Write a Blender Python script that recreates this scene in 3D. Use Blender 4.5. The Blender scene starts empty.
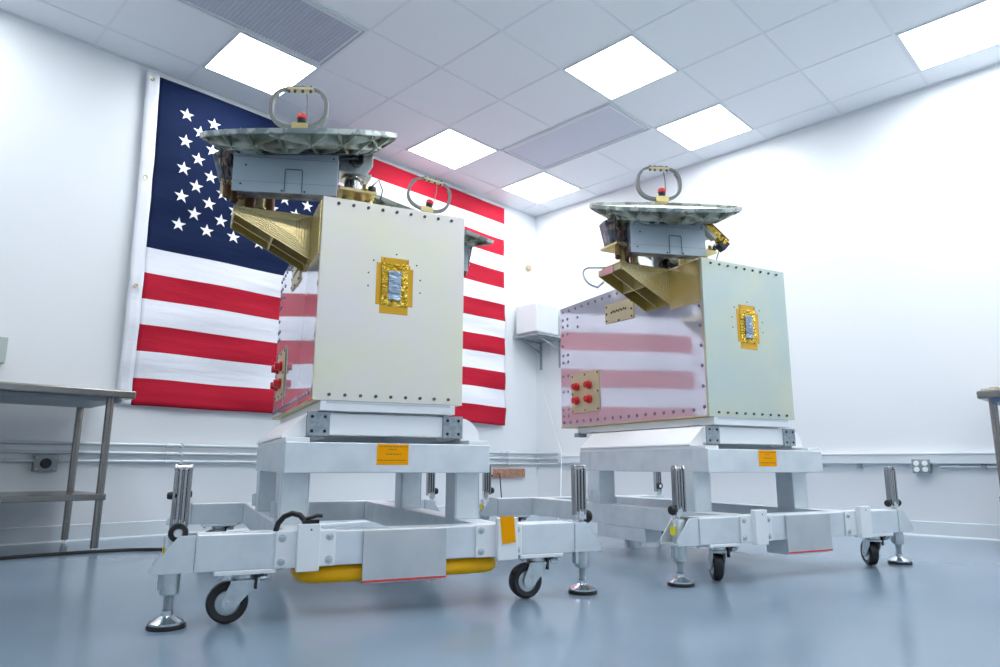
import bpy, bmesh, math, random
from mathutils import Vector, Matrix
from math import sin, cos, pi, radians as R

random.seed(7)
S = bpy.context.scene
COL = S.collection

# ------------------------------------------------------------------ camera
cd = bpy.data.cameras.new('camera')
cam = bpy.data.objects.new('camera', cd)
COL.objects.link(cam)
cd.sensor_width = 36.0
cd.lens = 681.92 / 1000 * 36
cd.clip_start = 0.02
xr = Vector((0.70176008, -0.71240233, 0.00396383))
yu = Vector((-0.13772767, -0.13020704, 0.98187434))
fw = Vector((0.69897344, 0.68958615, 0.18949161))
m = Matrix.Identity(4)
for i in range(3):
    m[i][0], m[i][1], m[i][2] = xr[i], yu[i], -fw[i]
m.translation = Vector((0, 0, 0.469))
cam.matrix_world = m
S.camera = cam
S.view_settings.view_transform = 'Standard'
S.view_settings.look = 'None'
S.view_settings.exposure = 0.36
S.view_settings.gamma = 1.0
S.view_settings.use_curve_mapping = False
LAMP = 13.5
w = bpy.data.worlds.new('world')
S.world = w
w.use_nodes = True
w.node_tree.nodes['Background'].inputs[0].default_value = (0.8, 0.9, 1, 1)
w.node_tree.nodes['Background'].inputs[1].default_value = 0.05

# room grid
T = 0.6096
GX, GY, HC = 2.8672, 3.4344, 3.27
WX, WY = 5.579, 4.937
RX0, RY0 = -2.6, -3.2


# ------------------------------------------------------------------ materials
def mat(name, col, rough=0.5, metal=0.0, spec=0.5, emit=None, bump=None, var=None, coat=0.0, aniso=None):
    """col plain base; var=(col2, scale, stretch, lo, hi) mixes a second colour by noise; bump=(scale, strength, stretch)"""
    mt = bpy.data.materials.new(name)
    mt.use_nodes = True
    nt = mt.node_tree
    b = nt.nodes['Principled BSDF']
    b.inputs['Base Color'].default_value = (*col, 1)
    b.inputs['Roughness'].default_value = rough
    b.inputs['Metallic'].default_value = metal
    b.inputs['Specular IOR Level'].default_value = spec
    b.inputs['Coat Weight'].default_value = coat
    if emit:
        b.inputs['Emission Color'].default_value = (*emit[0], 1)
        b.inputs['Emission Strength'].default_value = emit[1]
    if var or bump:
        tc = nt.nodes.new('ShaderNodeTexCoord')

    def noise(scale, stretch):
        mp = nt.nodes.new('ShaderNodeMapping')
        mp.inputs['Scale'].default_value = stretch
        nt.links.new(tc.outputs['Object'], mp.inputs[0])
        n = nt.nodes.new('ShaderNodeTexNoise')
        n.inputs['Scale'].default_value = scale
        n.inputs['Detail'].default_value = 4
        nt.links.new(mp.outputs[0], n.inputs['Vector'])
        return n
    if var:
        c2, sc, st, lo, hi = var
        n = noise(sc, st)
        rp = nt.nodes.new('ShaderNodeValToRGB')
        rp.color_ramp.elements[0].position = lo
        rp.color_ramp.elements[1].position = hi
        rp.color_ramp.elements[0].color = (*col, 1)
        rp.color_ramp.elements[1].color = (*c2, 1)
        nt.links.new(n.outputs[0], rp.inputs[0])
        nt.links.new(rp.outputs[0], b.inputs['Base Color'])
    if bump:
        sc, stg, st = bump
        n = noise(sc, st)
        bp = nt.nodes.new('ShaderNodeBump')
        bp.inputs['Strength'].default_value = stg
        bp.inputs['Distance'].default_value = 0.01
        nt.links.new(n.outputs[0], bp.inputs['Height'])
        nt.links.new(bp.outputs[0], b.inputs['Normal'])
    return mt


M = {}
M['wall'] = mat('wall_paint', (0.79, 0.82, 0.845), 0.55, bump=(60, 0.03, (1, 1, 1)))
M['ceil'] = mat('ceiling_tile', (0.80, 0.835, 0.875), 0.8, bump=(120, 0.15, (1, 1, 1)))
M['tbar'] = mat('ceiling_bar', (0.74, 0.78, 0.83), 0.5)
M['floor'] = mat('epoxy_floor', (0.205, 0.285, 0.365), 0.17, spec=0.5, var=((0.235, 0.315, 0.40), 1.3, (1, 1, 1), 0.35, 0.7), bump=(3.0, 0.02, (1, 1, 1)))
M['base'] = mat('vinyl_baseboard', (0.70, 0.76, 0.80), 0.4)
M['lamp'] = mat('lamp_diffuser', (1, 1, 1), 0.5, emit=((0.945, 0.975, 1.0), LAMP))
M['lframe'] = mat('lamp_frame', (0.72, 0.76, 0.80), 0.4)
M['vent'] = mat('vent_panel', (0.55, 0.58, 0.68), 0.5)
M['grille'] = mat('vent_louver', (0.48, 0.52, 0.60), 0.4)
M['alu'] = mat('brushed_aluminium', (0.78, 0.83, 0.86), 0.40, 0.45, var=((0.69, 0.745, 0.78), 9, (1, 1, 1), 0.4, 0.65), bump=(90, 0.05, (1, 1, 8)))
M['aluend'] = mat('grey_plate', (0.36, 0.41, 0.45), 0.5, 0.5, var=((0.28, 0.33, 0.37), 60, (1, 1, 1), 0.45, 0.6))
M['white'] = mat('white_paint', (0.88, 0.90, 0.92), 0.35)
M['weld'] = mat('weld_bead', (0.55, 0.6, 0.63), 0.35, 0.8, bump=(150, 0.6, (1, 1, 1)))
M['chrome'] = mat('chrome', (0.72, 0.74, 0.76), 0.14, 1.0)
M['crank'] = mat('crank_steel', (0.42, 0.42, 0.43), 0.22, 1.0)
M['steel'] = mat('stainless_steel', (0.28, 0.27, 0.255), 0.26, 0.95, bump=(60, 0.06, (1, 1, 8)))
M['zinc'] = mat('zinc_plate', (0.62, 0.68, 0.70), 0.32, 0.75, var=((0.5, 0.56, 0.58), 25, (1, 1, 1), 0.4, 0.65))
M['rubber'] = mat('black_rubber', (0.012, 0.013, 0.015), 0.4)
M['black'] = mat('black_plastic', (0.01, 0.01, 0.012), 0.35)
M['dark'] = mat('dark_metal', (0.07, 0.075, 0.08), 0.4, 0.6)
M['bolt'] = mat('bolt_head', (0.10, 0.10, 0.13), 0.35, 0.7)
M['sbolt'] = mat('side_bolt_head', (0.22, 0.20, 0.27), 0.35, 0.8)
M['plate1'] = mat('chromate_plate_warm', (0.85, 0.80, 0.785), 0.42, 0.5, var=((0.84, 0.83, 0.64), 2.2, (1, 1, 1.2), 0.38, 0.66), bump=(40, 0.02, (1, 1, 1)))
M['plate2'] = mat('chromate_plate_green', (0.56, 0.66, 0.62), 0.42, 0.5, var=((0.68, 0.70, 0.55), 2.6, (1, 1, 1.2), 0.42, 0.7), bump=(40, 0.02, (1, 1, 1)))
M['side'] = mat('polished_side', (0.80, 0.77, 0.85), 0.06, 0.45, spec=0.8)
M['gold'] = mat('gold_anodised', (0.66, 0.53, 0.24), 0.30, 0.7, var=((0.80, 0.71, 0.42), 7, (1, 1, 1), 0.4, 0.7))
M['goldrib'] = mat('gold_machined', (0.80, 0.65, 0.33), 0.24, 0.85)
M['goldin'] = mat('gold_pocket', (0.52, 0.41, 0.13), 0.4, 0.6)
M['tan'] = mat('tan_plate', (0.62, 0.54, 0.34), 0.42, 0.4)
M['red'] = mat('red_plastic', (0.70, 0.015, 0.02), 0.3)
M['kapton'] = mat('orange_tape', (0.80, 0.42, 0.008), 0.25, 0.35, coat=0.5, bump=(25, 0.15, (1, 1, 1)))
M['crinkle'] = mat('crinkled_gold_film', (0.62, 0.38, 0.02), 0.2, 0.75, var=((0.95, 0.72, 0.16), 55, (1, 1, 1), 0.48, 0.62), bump=(70, 1.0, (1, 1, 1)))
M['foil'] = mat('silver_foil', (0.28, 0.36, 0.46), 0.18, 0.9, bump=(22, 0.9, (1, 1, 2.5)))
M['blue'] = mat('blue_grey_panel', (0.56, 0.64, 0.69), 0.42, 0.3, bump=(100, 0.04, (1, 1, 6)))
M['line'] = mat('panel_line', (0.12, 0.15, 0.18), 0.5)
M['rim'] = mat('dish_rim', (0.60, 0.64, 0.59), 0.35, 0.5, var=((0.32, 0.37, 0.35), 14, (1, 1, 1), 0.5, 0.54))
M['rib'] = mat('dish_rib', (0.50, 0.53, 0.45), 0.4, 0.55, var=((0.26, 0.25, 0.18), 12, (1, 1, 1), 0.45, 0.6))
M['under'] = mat('dish_underside', (0.045, 0.045, 0.05), 0.5, 0.4)
M['ring'] = mat('ring_grey', (0.20, 0.21, 0.205), 0.45, 0.35)
M['mli'] = mat('grey_purple_blanket', (0.15, 0.16, 0.20), 0.4, 0.4, var=((0.36, 0.37, 0.42), 18, (1, 1, 1), 0.45, 0.6), bump=(30, 0.5, (1, 1, 1)))
M['brown'] = mat('brown_actuator', (0.20, 0.10, 0.04), 0.35, 0.4)
M['copperw'] = mat('copper_wire', (0.45, 0.18, 0.10), 0.4, 0.4)
M['pink'] = mat('pink_lead_and_reflection', (0.75, 0.35, 0.38), 0.5)  # colours one lead and the painted reflection on the bracket end
M['tagor'] = mat('orange_label', (1.0, 0.40, 0.0), 0.7, spec=0.1)
M['yellow'] = mat('yellow_paint', (1.0, 0.50, 0.0), 0.3, spec=0.3)
M['ysticker'] = mat('yellow_sticker', (0.9, 0.8, 0.02), 0.5)
M['ink'] = mat('printed_ink', (0.25, 0.13, 0.02), 0.6)
M['sign'] = mat('silver_placard', (0.56, 0.59, 0.61), 0.3, 0.4, var=((0.66, 0.67, 0.68), 6, (1, 1, 1), 0.4, 0.7))
M['redline'] = mat('red_strip', (0.75, 0.06, 0.05), 0.5)
M['fred'] = mat('flag_red', (0.46, 0.008, 0.03), 0.75, spec=0.2, bump=(3.5, 1.0, (0.6, 1, 3.5)))
M['fwhite'] = mat('flag_white', (0.78, 0.80, 0.86), 0.65, bump=(3.5, 0.9, (0.6, 1, 3.5)))
M['fblue'] = mat('flag_blue', (0.005, 0.014, 0.055), 0.8, spec=0.15, bump=(3.5, 0.9, (0.6, 1, 3.5)))
M['star'] = mat('flag_star', (0.88, 0.88, 0.88), 0.6)
M['brass'] = mat('brass_grommet', (0.6, 0.5, 0.3), 0.3, 0.9)
M['conduit'] = mat('conduit', (0.62, 0.68, 0.72), 0.35, 0.4)
M['rack'] = mat('wireway', (0.70, 0.75, 0.78), 0.4)
M['greybox'] = mat('outlet_box', (0.30, 0.36, 0.38), 0.45, 0.4)
M['copper'] = mat('copper_bar', (0.52, 0.26, 0.17), 0.35, 0.8, var=((0.66, 0.38, 0.26), 40, (1, 1, 1), 0.4, 0.6))
M['beige'] = mat('beige_plastic', (0.50, 0.38, 0.24), 0.5)
M['applw'] = mat('appliance_white', (0.76, 0.80, 0.82), 0.4)
M['bracketg'] = mat('bracket_grey', (0.30, 0.34, 0.37), 0.5)
M['chip'] = mat('particle_board', (0.42, 0.36, 0.28), 0.8, var=((0.7, 0.62, 0.5), 60, (1, 1, 1), 0.4, 0.6))
M['wire'] = mat('white_wire', (0.80, 0.83, 0.85), 0.5)
M['panelgrey'] = mat('control_box', (0.46, 0.54, 0.52), 0.45)
M['bluefilm'] = mat('blue_film', (0.2, 0.32, 0.5), 0.4)


# ------------------------------------------------------------------ mesh helpers
class MB:
    def __init__(s):
        s.b = bmesh.new()

    def box(s, x0, x1, y0, y1, z0, z1, mtx=None):
        v = [s.b.verts.new((x, y, z)) for x in (x0, x1) for y in (y0, y1) for z in (z0, z1)]
        for f in ((0, 1, 3, 2), (4, 6, 7, 5), (0, 4, 5, 1), (2, 3, 7, 6), (0, 2, 6, 4), (1, 5, 7, 3)):
            s.b.faces.new([v[i] for i in f])
        if mtx:
            for q in v:
                q.co = mtx @ q.co
        return s

    def prism(s, pts, axis, a, c, mtx=None):
        """pts 2-D outline in the plane across axis, extruded from a to c"""
        def P(p, t):
            if axis == 'y':
                return (p[0], t, p[1])
            if axis == 'x':
                return (t, p[0], p[1])
            return (p[0], p[1], t)
        A = [s.b.verts.new(P(p, a)) for p in pts]
        B = [s.b.verts.new(P(p, c)) for p in pts]
        n = len(pts)
        s.b.faces.new(A)
        s.b.faces.new(B[::-1])
        for i in range(n):
            s.b.faces.new([A[i], B[i], B[(i + 1) % n], A[(i + 1) % n]])
        if mtx:
            for q in A + B:
                q.co = mtx @ q.co
        return s

    def lathe(s, prof, p, d, n=20):
        """prof list of (radius, along) about the axis from p in direction d"""
        d = Vector(d).normalized()
        u = d.orthogonal().normalized()
        v = d.cross(u)
        p = Vector(p)
        rings = []
        for r, t in prof:
            if r < 1e-6:
                rings.append([s.b.verts.new(p + d * t)])
            else:
                rings.append([s.b.verts.new(p + d * t + (u * cos(2 * pi * k / n) + v * sin(2 * pi * k / n)) * r) for k in range(n)])
        for A, B in zip(rings, rings[1:]):
            for k in range(n):
                k2 = (k + 1) % n
                if len(A) == 1 and len(B) == 1:
                    continue
                if len(A) == 1:
                    s.b.faces.new([A[0], B[k], B[k2]])
                elif len(B) == 1:
                    s.b.faces.new([A[k], B[0], A[k2]])
                else:
                    s.b.faces.new([A[k], B[k], B[k2], A[k2]])
        return s

    def cyl(s, p, q, r, n=16):
        p, q = Vector(p), Vector(q)
        L = (q - p).length
        return s.lathe([(0, 0), (r, 0), (r, L), (0, L)], p, q - p, n)

    def tube(s, pts, r, n=8, closed=False):
        pts = [Vector(p) for p in pts]
        N = len(pts)
        rings = []
        for i, p in enumerate(pts):
            if closed:
                t = pts[(i + 1) % N] - pts[i - 1]
            else:
                t = pts[min(i + 1, N - 1)] - pts[max(i - 1, 0)]
            t.normalize()
            u = Vector((0, 0, 1)).cross(t)
            if u.length < 0.05:
                u = Vector((1, 0, 0)).cross(t)
            u.normalize()
            v = t.cross(u)
            rings.append([s.b.verts.new(p + (u * cos(2 * pi * k / n) + v * sin(2 * pi * k / n)) * r) for k in range(n)])
        for i in range(N if closed else N - 1):
            A, B = rings[i], rings[(i + 1) % N]
            for k in range(n):
                s.b.faces.new([A[k], B[k], B[(k + 1) % n], A[(k + 1) % n]])
        if not closed:
            s.b.faces.new(rings[0])
            s.b.faces.new(rings[-1])
        return s

    def rect_tube(s, axis, lo, hi, t=0.006):
        """hollow rectangular tube along axis between corners lo and hi"""
        lo, hi = list(lo), list(hi)
        k = 'xyz'.index(axis)
        a, b = [i for i in range(3) if i != k]
        for (i, side) in ((a, 0), (a, 1), (b, 0), (b, 1)):
            l, h = lo[:], hi[:]
            if side == 0:
                h[i] = lo[i] + t
            else:
                l[i] = hi[i] - t
            if i == b:
                l[a] += t
                h[a] -= t
            s.box(l[0], h[0], l[1], h[1], l[2], h[2])
        return s

    def build(s, name, mt, parent=None, bevel=0.0, smooth=False, mtx=None):
        bmesh.ops.recalc_face_normals(s.b, faces=s.b.faces)
        me = bpy.data.meshes.new(name)
        if mtx:
            s.b.transform(mtx)
        s.b.to_mesh(me)
        s.b.free()
        for q in (mt if isinstance(mt, (list, tuple)) else [mt]):
            me.materials.append(q)
        o = bpy.data.objects.new(name, me)
        COL.objects.link(o)
        if parent:
            o.parent = parent
        if bevel:
            bv = o.modifiers.new('bevel', 'BEVEL')
            bv.width = bevel
            bv.segments = 2
            bv.limit_method = 'ANGLE'
            bv.angle_limit = R(50)
        if smooth:
            for f in me.polygons:
                f.use_smooth = True
            try:
                me.set_sharp_from_angle(angle=R(38))
            except Exception:
                pass
        return o


def tag(o, label, cat, group=None, kind=None):
    o['label'] = label
    o['category'] = cat
    if group:
        o['group'] = group
    if kind:
        o['kind'] = kind
    return o


def lab(o, label):
    o['label'] = label
    return o


def struct(o, label=None):
    o['kind'] = 'structure'
    if label:
        o['label'] = label
    return o


def empty(name, loc, rz=0.0):
    o = bpy.data.objects.new(name, None)
    o.empty_display_size = 0.1
    COL.objects.link(o)
    o.location = loc
    o.rotation_euler = (0, 0, rz)
    return o


def copies(o, parent, locs, rot=None):
    """obj.copy() of a small part at further places"""
    for p in locs:
        c = o.copy()
        c.location = p
        if rot:
            c.rotation_euler = rot
        c.parent = parent
        COL.objects.link(c)


def arc(cx, cy, r, a0, a1, n):
    return [(cx + r * cos(R(a0 + (a1 - a0) * k / n)), cy + r * sin(R(a0 + (a1 - a0) * k / n))) for k in range(n + 1)]


# ------------------------------------------------------------------ the room
struct(MB().box(RX0, WX, RY0, WY, -0.1, 0).build('floor', M['floor']))
struct(MB().box(RX0, WX, RY0, WY, HC, HC + 0.1).build('ceiling', M['ceil']))
struct(MB().box(RX0 - 0.1, WX + 0.1, WY, WY + 0.1, -0.1, HC + 0.1).build('wall_back', M['wall']))
struct(MB().box(WX, WX + 0.1, RY0, WY, -0.1, HC + 0.1).build('wall_right', M['wall']))
struct(MB().box(RX0 - 0.1, RX0, RY0, WY, -0.1, HC + 0.1).build('wall_left', M['wall']))
struct(MB().box(RX0 - 0.1, WX + 0.1, RY0 - 0.1, RY0, -0.1, HC + 0.1).build('wall_front', M['wall']))
struct(MB().prism([(WY, 0), (WY - 0.016, 0.0), (WY - 0.010, 0.01), (WY - 0.008, 0.094), (WY, 0.098)], 'x', RX0, WX).build('baseboard_back', M['base']))
struct(MB().prism([(WX, 0), (WX - 0.016, 0.0), (WX - 0.010, 0.01), (WX - 0.008, 0.094), (WX, 0.098)], 'y', RY0, WY - 0.008).build('baseboard_right', M['base']))

lights = [(1, 1, 1, 1), (1, -2, 1, 1), (3, -2, 1, 1), (3, 1, 1, 1), (-2, -2, 1, 1), (3, 4, 1, 2),
          (-2, 1, 1, 1), (1, 4, 1, 1), (-2, 4, 1, 1), (3, 8, 1, 1), (1, 8, 1, 1), (-2, 8, 1, 1),
          (-5, -2, 1, 1), (-5, 1, 1, 1), (-5, 4, 1, 1), (-5, 8, 1, 1)]
vents = [(-3, -1, 2, 1), (2, -1, 1, 2)]
used = set()
for (i, j, a, b_) in lights + vents:
    for p in range(a):
        for q in range(b_):
            used.add((i + p, j + q))
# the hanging bars of the tiled ceiling
g = MB()
for i in range(-8, 5):
    x = GX + i * T
    for j in range(-3, 11):
        if (i, j) in used and (i - 1, j) in used:
            continue
        g.box(x - 0.008, x + 0.008, max(RY0, GY - (j + 1) * T), min(WY, GY - j * T), HC - 0.003, HC)
struct(g.build('trim_1', M['tbar']))
g = MB()
for j in range(-2, 11):
    y = GY - j * T
    for i in range(-9, 5):
        if (i, j) in used and (i, j - 1) in used:
            continue
        g.box(max(RX0, GX + i * T), min(WX, GX + (i + 1) * T), y - 0.008, y + 0.008, HC - 0.0035, HC)
struct(g.build('trim_2', M['tbar']))
g = MB()
g.box(RX0, WX, WY - 0.022, WY, HC - 0.004, HC)
g.box(WX - 0.022, WX, RY0, WY - 0.022, HC - 0.004, HC)
struct(g.build('trim_3', M['tbar']))

llab = ['square ceiling light above the gap between the carts, top centre of photo',
        'square ceiling light behind the left dish and above the flag red stripe',
        'square ceiling light nearest the far corner of the room',
        'square ceiling light between the louver panel and the right wall',
        'square ceiling light at upper left above the blue flag canton',
        'double length ceiling light cut off at the top right corner',
        ]
for k, (i, j, a, b_) in enumerate(lights):
    x0, x1 = GX + i * T, GX + (i + a) * T
    y1, y0 = GY - j * T, GY - (j + b_) * T
    t = empty('ceiling_light', ((x0 + x1) / 2, (y0 + y1) / 2, HC))
    if k < 6:
        tag(t, llab[k], 'ceiling light', 'flat ceiling lights')
    else:
        tag(t, 'flat square ceiling light lying outside the photo, above or behind the viewer', 'ceiling light', 'ceiling lights behind the viewer')
    hx, hy = (x1 - x0) / 2, (y1 - y0) / 2
    e = 0.024
    f = MB()
    f.box(-hx + 0.009, hx - 0.009, hy - e, hy - 0.009, -0.008, 0)
    f.box(-hx + 0.009, hx - 0.009, -hy + 0.009, -hy + e, -0.008, 0)
    f.box(-hx + 0.009, -hx + e, -hy + e, hy - e, -0.008, 0)
    f.box(hx - e, hx - 0.009, -hy + e, hy - e, -0.008, 0)
    f.build('light_frame', M['lframe'], t)
    MB().box(-hx + e, hx - e, -hy + e, hy - e, -0.005, -0.001).build('diffuser', M['lamp'], t)

vlab = ['ribbed grey ceiling air vent at the top left edge', 'smooth bluish ceiling air vent between four lights']
for k, (i, j, a, b_) in enumerate(vents):
    x0, x1 = GX + i * T, GX + (i + a) * T
    y1, y0 = GY - j * T, GY - (j + b_) * T
    t = empty('ceiling_vent', ((x0 + x1) / 2, (y0 + y1) / 2, HC))
    tag(t, vlab[k], 'air vent')
    hx, hy = (x1 - x0) / 2, (y1 - y0) / 2
    f = MB()
    for (e0, e1, dz) in ((0.010, 0.022, -0.012), (0.034, 0.050, -0.010)):
        f.box(-hx + e0, hx - e0, hy - e1, hy - e0, dz, 0)
        f.box(-hx + e0, hx - e0, -hy + e0, -hy + e1, dz, 0)
        f.box(-hx + e0, -hx + e1, -hy + e1, hy - e1, dz, 0)
        f.box(hx - e1, hx - e0, -hy + e1, hy - e1, dz, 0)
    f.build('vent_frame', M['lframe'], t)
    f = MB()
    f.box(-hx + 0.022, hx - 0.022, -hy + 0.022, hy - 0.022, -0.003, -0.001)
    f.build('vent_panel', M['vent'], t)
    if k == 0:
        f = MB()
        n = 44
        for q in range(n):
            x = -hx + 0.055 + (2 * hx - 0.11) * q / (n - 1)
            f.box(x - 0.005, x + 0.005, -hy + 0.05, hy - 0.05, -0.008, -0.003)
        f.build('louver', M['grille'], t)

# ------------------------------------------------------------------ flag on the back wall
def flag_pt(u, v, off=0.0):
    """u 0..1 along the fly, v 0..1 from the top; header lies at u < 0"""
    xl = 1.462 + 0.046 * v + 0.006 * sin(5 * v)
    xrr = 5.03 + 0.006 * sin(13 * v + 1)
    x = xl + (xrr - xl) * u
    z = 3.211 - v * (2.373 * (1 - u) + 2.338 * u) + 0.009 * v * sin(9 * u + 1) + 0.004 * v * sin(23 * u + 8 * v)
    wv = 0.010 * sin(17 * u + 5 * v) + 0.006 * sin(31 * u - 9 * v + 2) * (0.4 + v) + 0.012 * v * sin(11 * v + 4 * u)
    wv += 0.005 * sin(52 * v + 3 * sin(4 * u)) + 0.004 * sin(26 * u + 34 * v) * (1 - 0.5 * v)
    y = WY - 0.030 - 0.018 * v - (0.5 + 0.5 * v) * wv - off
    return Vector((x, y, z))


fl = empty('flag', (3.2, WY, 0.84))
tag(fl, 'large red, white and blue striped flag with stars pinned to the back wall', 'flag')
NU, SR = 120, 6
CU = 0.402
ucol = [CU * k / 48 for k in range(48)] + [CU + (1 - CU) * k / (NU - 48) for k in range(NU - 48 + 1)]
rows = 13 * SR
b = bmesh.new()
gv = [[b.verts.new(flag_pt(u, r / rows)) for u in ucol] for r in range(rows + 1)]
for r in range(rows):
    for c in range(len(ucol) - 1):
        f = b.faces.new([gv[r][c], gv[r + 1][c], gv[r + 1][c + 1], gv[r][c + 1]])
        st = r // SR
        if st < 7 and c < 48:
            f.material_index = 2
        else:
            f.material_index = 0 if st % 2 == 0 else 1
        f.smooth = True
mb = MB()
mb.b.free()
mb.b = b
fo = mb.build('striped_cloth', [M['fred'], M['fwhite'], M['fblue']])
fo.parent = fl
fo.location = -fl.location
sd = fo.modifiers.new('thick', 'SOLIDIFY')
sd.thickness = 0.002
sd.offset = -1
b = bmesh.new()
hu = [-0.025 * (1 - k / 3) for k in range(4)]
gv = [[b.verts.new(flag_pt(u, r / 60 - (0.0 if r else 0.006), 0.002)) for u in hu] for r in range(61)]
for r in range(60):
    for c in range(3):
        b.faces.new([gv[r][c], gv[r + 1][c], gv[r + 1][c + 1], gv[r][c + 1]])
mb = MB(); mb.b.free(); mb.b = b
hd = mb.build('header_band', M['fwhite'], fl, smooth=True)
lab(hd, 'white canvas header band of the flag')
hd.location = -fl.location
sd = hd.modifiers.new('thick', 'SOLIDIFY')
sd.thickness = 0.004
for v in (0.018, 0.33, 0.66, 0.985):
    p = flag_pt(-0.013, v, 0.007)
    o = MB().lathe([(0.006, 0), (0.006, 0.004), (0.014, 0.007), (0.014, 0), ], p, (0, -1, 0), 14).build('grommet', M['brass'], fl)
    o.location = -fl.location
for r in range(9):
    for c in range(6 if r % 2 == 0 else 5):
        u = (0.0572 + (c * 2 + (r % 2)) * 0.0283)
        v = (0.218 + r * 0.1055) / 2.373
        b = bmesh.new()
        o0 = flag_pt(u, v, 0.004)
        vs = []
        rr = 0.053
        for k in range(10):
            q = rr if k % 2 == 0 else rr * 0.39
            a = pi / 2 + k * pi / 5
            vs.append(b.verts.new(flag_pt(u + q * cos(a) / 3.55, v - q * sin(a) / 2.37, 0.004)))
        c0 = b.verts.new(o0)
        for k in range(10):
            b.faces.new([c0, vs[k], vs[(k + 1) % 10]])
        mb = MB(); mb.b.free(); mb.b = b
        o = mb.build('star', M['star'], fl)
        o.location = -fl.location
        sd = o.modifiers.new('thick', 'SOLIDIFY')
        sd.thickness = 0.0015

# ------------------------------------------------------------------ conduits and boxes on the walls
cl = ['topmost of three thin conduits along the back wall', 'middle of three thin conduits along the back wall',
      'lowest of three thin conduits along the back wall']
for k, z in enumerate((0.592, 0.536, 0.483)):
    r = 0.0115
    yc = WY - 0.022
    c = MB()
    pts = [(RX0, yc, z), (WX - 0.05, yc, z), (WX - 0.03, yc - 0.012, z), (WX - 0.022, yc - 0.05, z), (WX - 0.022, yc - 0.30, z)]
    c.tube(pts, r, 10)
    o = c.build('conduit', M['conduit'], smooth=True)
    tag(o, cl[k], 'conduit', 'conduits along the back wall')
    s_ = MB()
    for x in (-1.6, 0.1, 1.75, 2.9, 4.2, 5.0):
        q = MB().lathe([(r, 0), (r + 0.004, 0.001), (r + 0.004, 0.05), (r, 0.051)], (x, yc, z), (1, 0, 0), 12).build('coupling', M['conduit'], smooth=True)
        q.parent = o
        q = MB().box(x + 0.1, x + 0.118, WY - 0.034, WY, z - 0.016, z + 0.016).build('clamp', M['conduit'], o)
t = MB()
t.box(WX - 0.045, WX - 0.001, RY0 + 0.01, WY - 0.32, 0.490, 0.560)
t.box(WX - 0.050, WX - 0.001, RY0 + 0.01, WY - 0.32, 0.552, 0.566)
o = t.build('wireway', M['rack'], bevel=0.003)
tag(o, 'white cable duct running along the right wall', 'cable duct')
o = MB().tube([(WX - 0.02, RY0, 0.470), (WX - 0.02, 1.2, 0.470)], 0.010, 8).build('conduit', M['conduit'], smooth=True)
tag(o, 'thin conduit under the duct on the right wall, right of the outlet', 'conduit')
for y in (0.95, 1.72):
    MB().box(WX - 0.034, WX, y - 0.014, y + 0.014, 0.455, 0.487).build('clamp', M['bracketg'], o)

t = empty('power_outlet', (1.06, WY, 0.42))
tag(t, 'grey box with one round black socket on the back wall under the conduits', 'power outlet')
MB().box(-0.062, 0.062, -0.05, 0, 0.0, 0.098).build('outlet_box', M['greybox'], t, bevel=0.004)
MB().box(-0.056, 0.056, -0.054, -0.05, 0.006, 0.092).build('cover_plate', M['bracketg'], t, bevel=0.002)
o = MB().lathe([(0, 0.010), (0.026, 0.010), (0.031, 0), (0.031, -0.002)], (0.0, -0.054, 0.049), (0, -1, 0), 24).build('socket', M['black'], t, smooth=True)
for sx in (-0.048, 0.048):
    for sz in (0.014, 0.084):
        MB().cyl((sx, -0.054, sz), (sx, -0.057, sz), 0.005, 8).build('screw', M['zinc'], t)
t = empty('power_outlet', (WX, 1.312, 0.425), R(-90))
tag(t, 'grey box with four white outlets under the duct on the right wall', 'power outlet')
MB().box(-0.055, 0.055, -0.06, 0, 0.0, 0.098).build('outlet_box', M['greybox'], t, bevel=0.004)
for sx in (-0.026, 0.026):
    for sz in (0.026, 0.068):
        o = MB().lathe([(0, 0.007), (0.017, 0.007), (0.018, 0)], (sx, -0.060, sz), (0, -1, 0), 16).build('outlet', M['white'], t, smooth=True)
        q = MB()
        q.box(sx - 0.007, sx - 0.004, -0.0665, -0.0652, sz - 0.001, sz + 0.008)
        q.box(sx + 0.004, sx + 0.007, -0.0665, -0.0652, sz - 0.001, sz + 0.008)
        q.cyl((sx, -0.0652, sz - 0.008), (sx, -0.0665, sz - 0.008), 0.003, 8)
        q.build('slots', M['black'], o)

t = empty('grounding_bar', (5.105, WY, 0.345))
tag(t, 'copper grounding bar mounted on the back wall between the carts', 'grounding bar')
MB().box(-0.235, 0.235, -0.045, -0.038, 0.0, 0.088).build('bar', M['copper'], t, bevel=0.001)
for sx in (-0.2, -0.12, -0.04, 0.04, 0.12, 0.2):
    MB().cyl((sx, -0.045, 0.044), (sx, -0.052, 0.044), 0.008, 8).build('stud', M['brass'], t)
for sx in (-0.21, 0.21):
    MB().cyl((sx, 0, 0.02), (sx, -0.038, 0.02), 0.01, 10).build('standoff', M['brown'], t)
o = MB().tube([(-0.19, -0.055, 0.05), (-0.17, -0.075, 0.03), (-0.165, -0.08, -0.08), (-0.14, -0.07, -0.2), (-0.10, -0.06, -0.30), (-0.1, -0.05, -0.345)], 0.006, 6).build('ground_wire', M['black'], t, smooth=True)

t = empty('control_box', (0.66, WY, 1.05))
tag(t, 'small pale green control box at the left edge above the table', 'control box')
MB().box(-0.13, 0.13, -0.04, 0, 0, 0.155).build('box_body', M['panelgrey'], t, bevel=0.004)
MB().cyl((0.085, -0.04, 0.075), (0.085, -0.046, 0.075), 0.007, 10).build('screw', M['dark'], t)
MB().cyl((0, -0.02, 0.155), (0, -0.02, 0.5), 0.01, 10).build('conduit_stub', M['conduit'], t)

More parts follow.
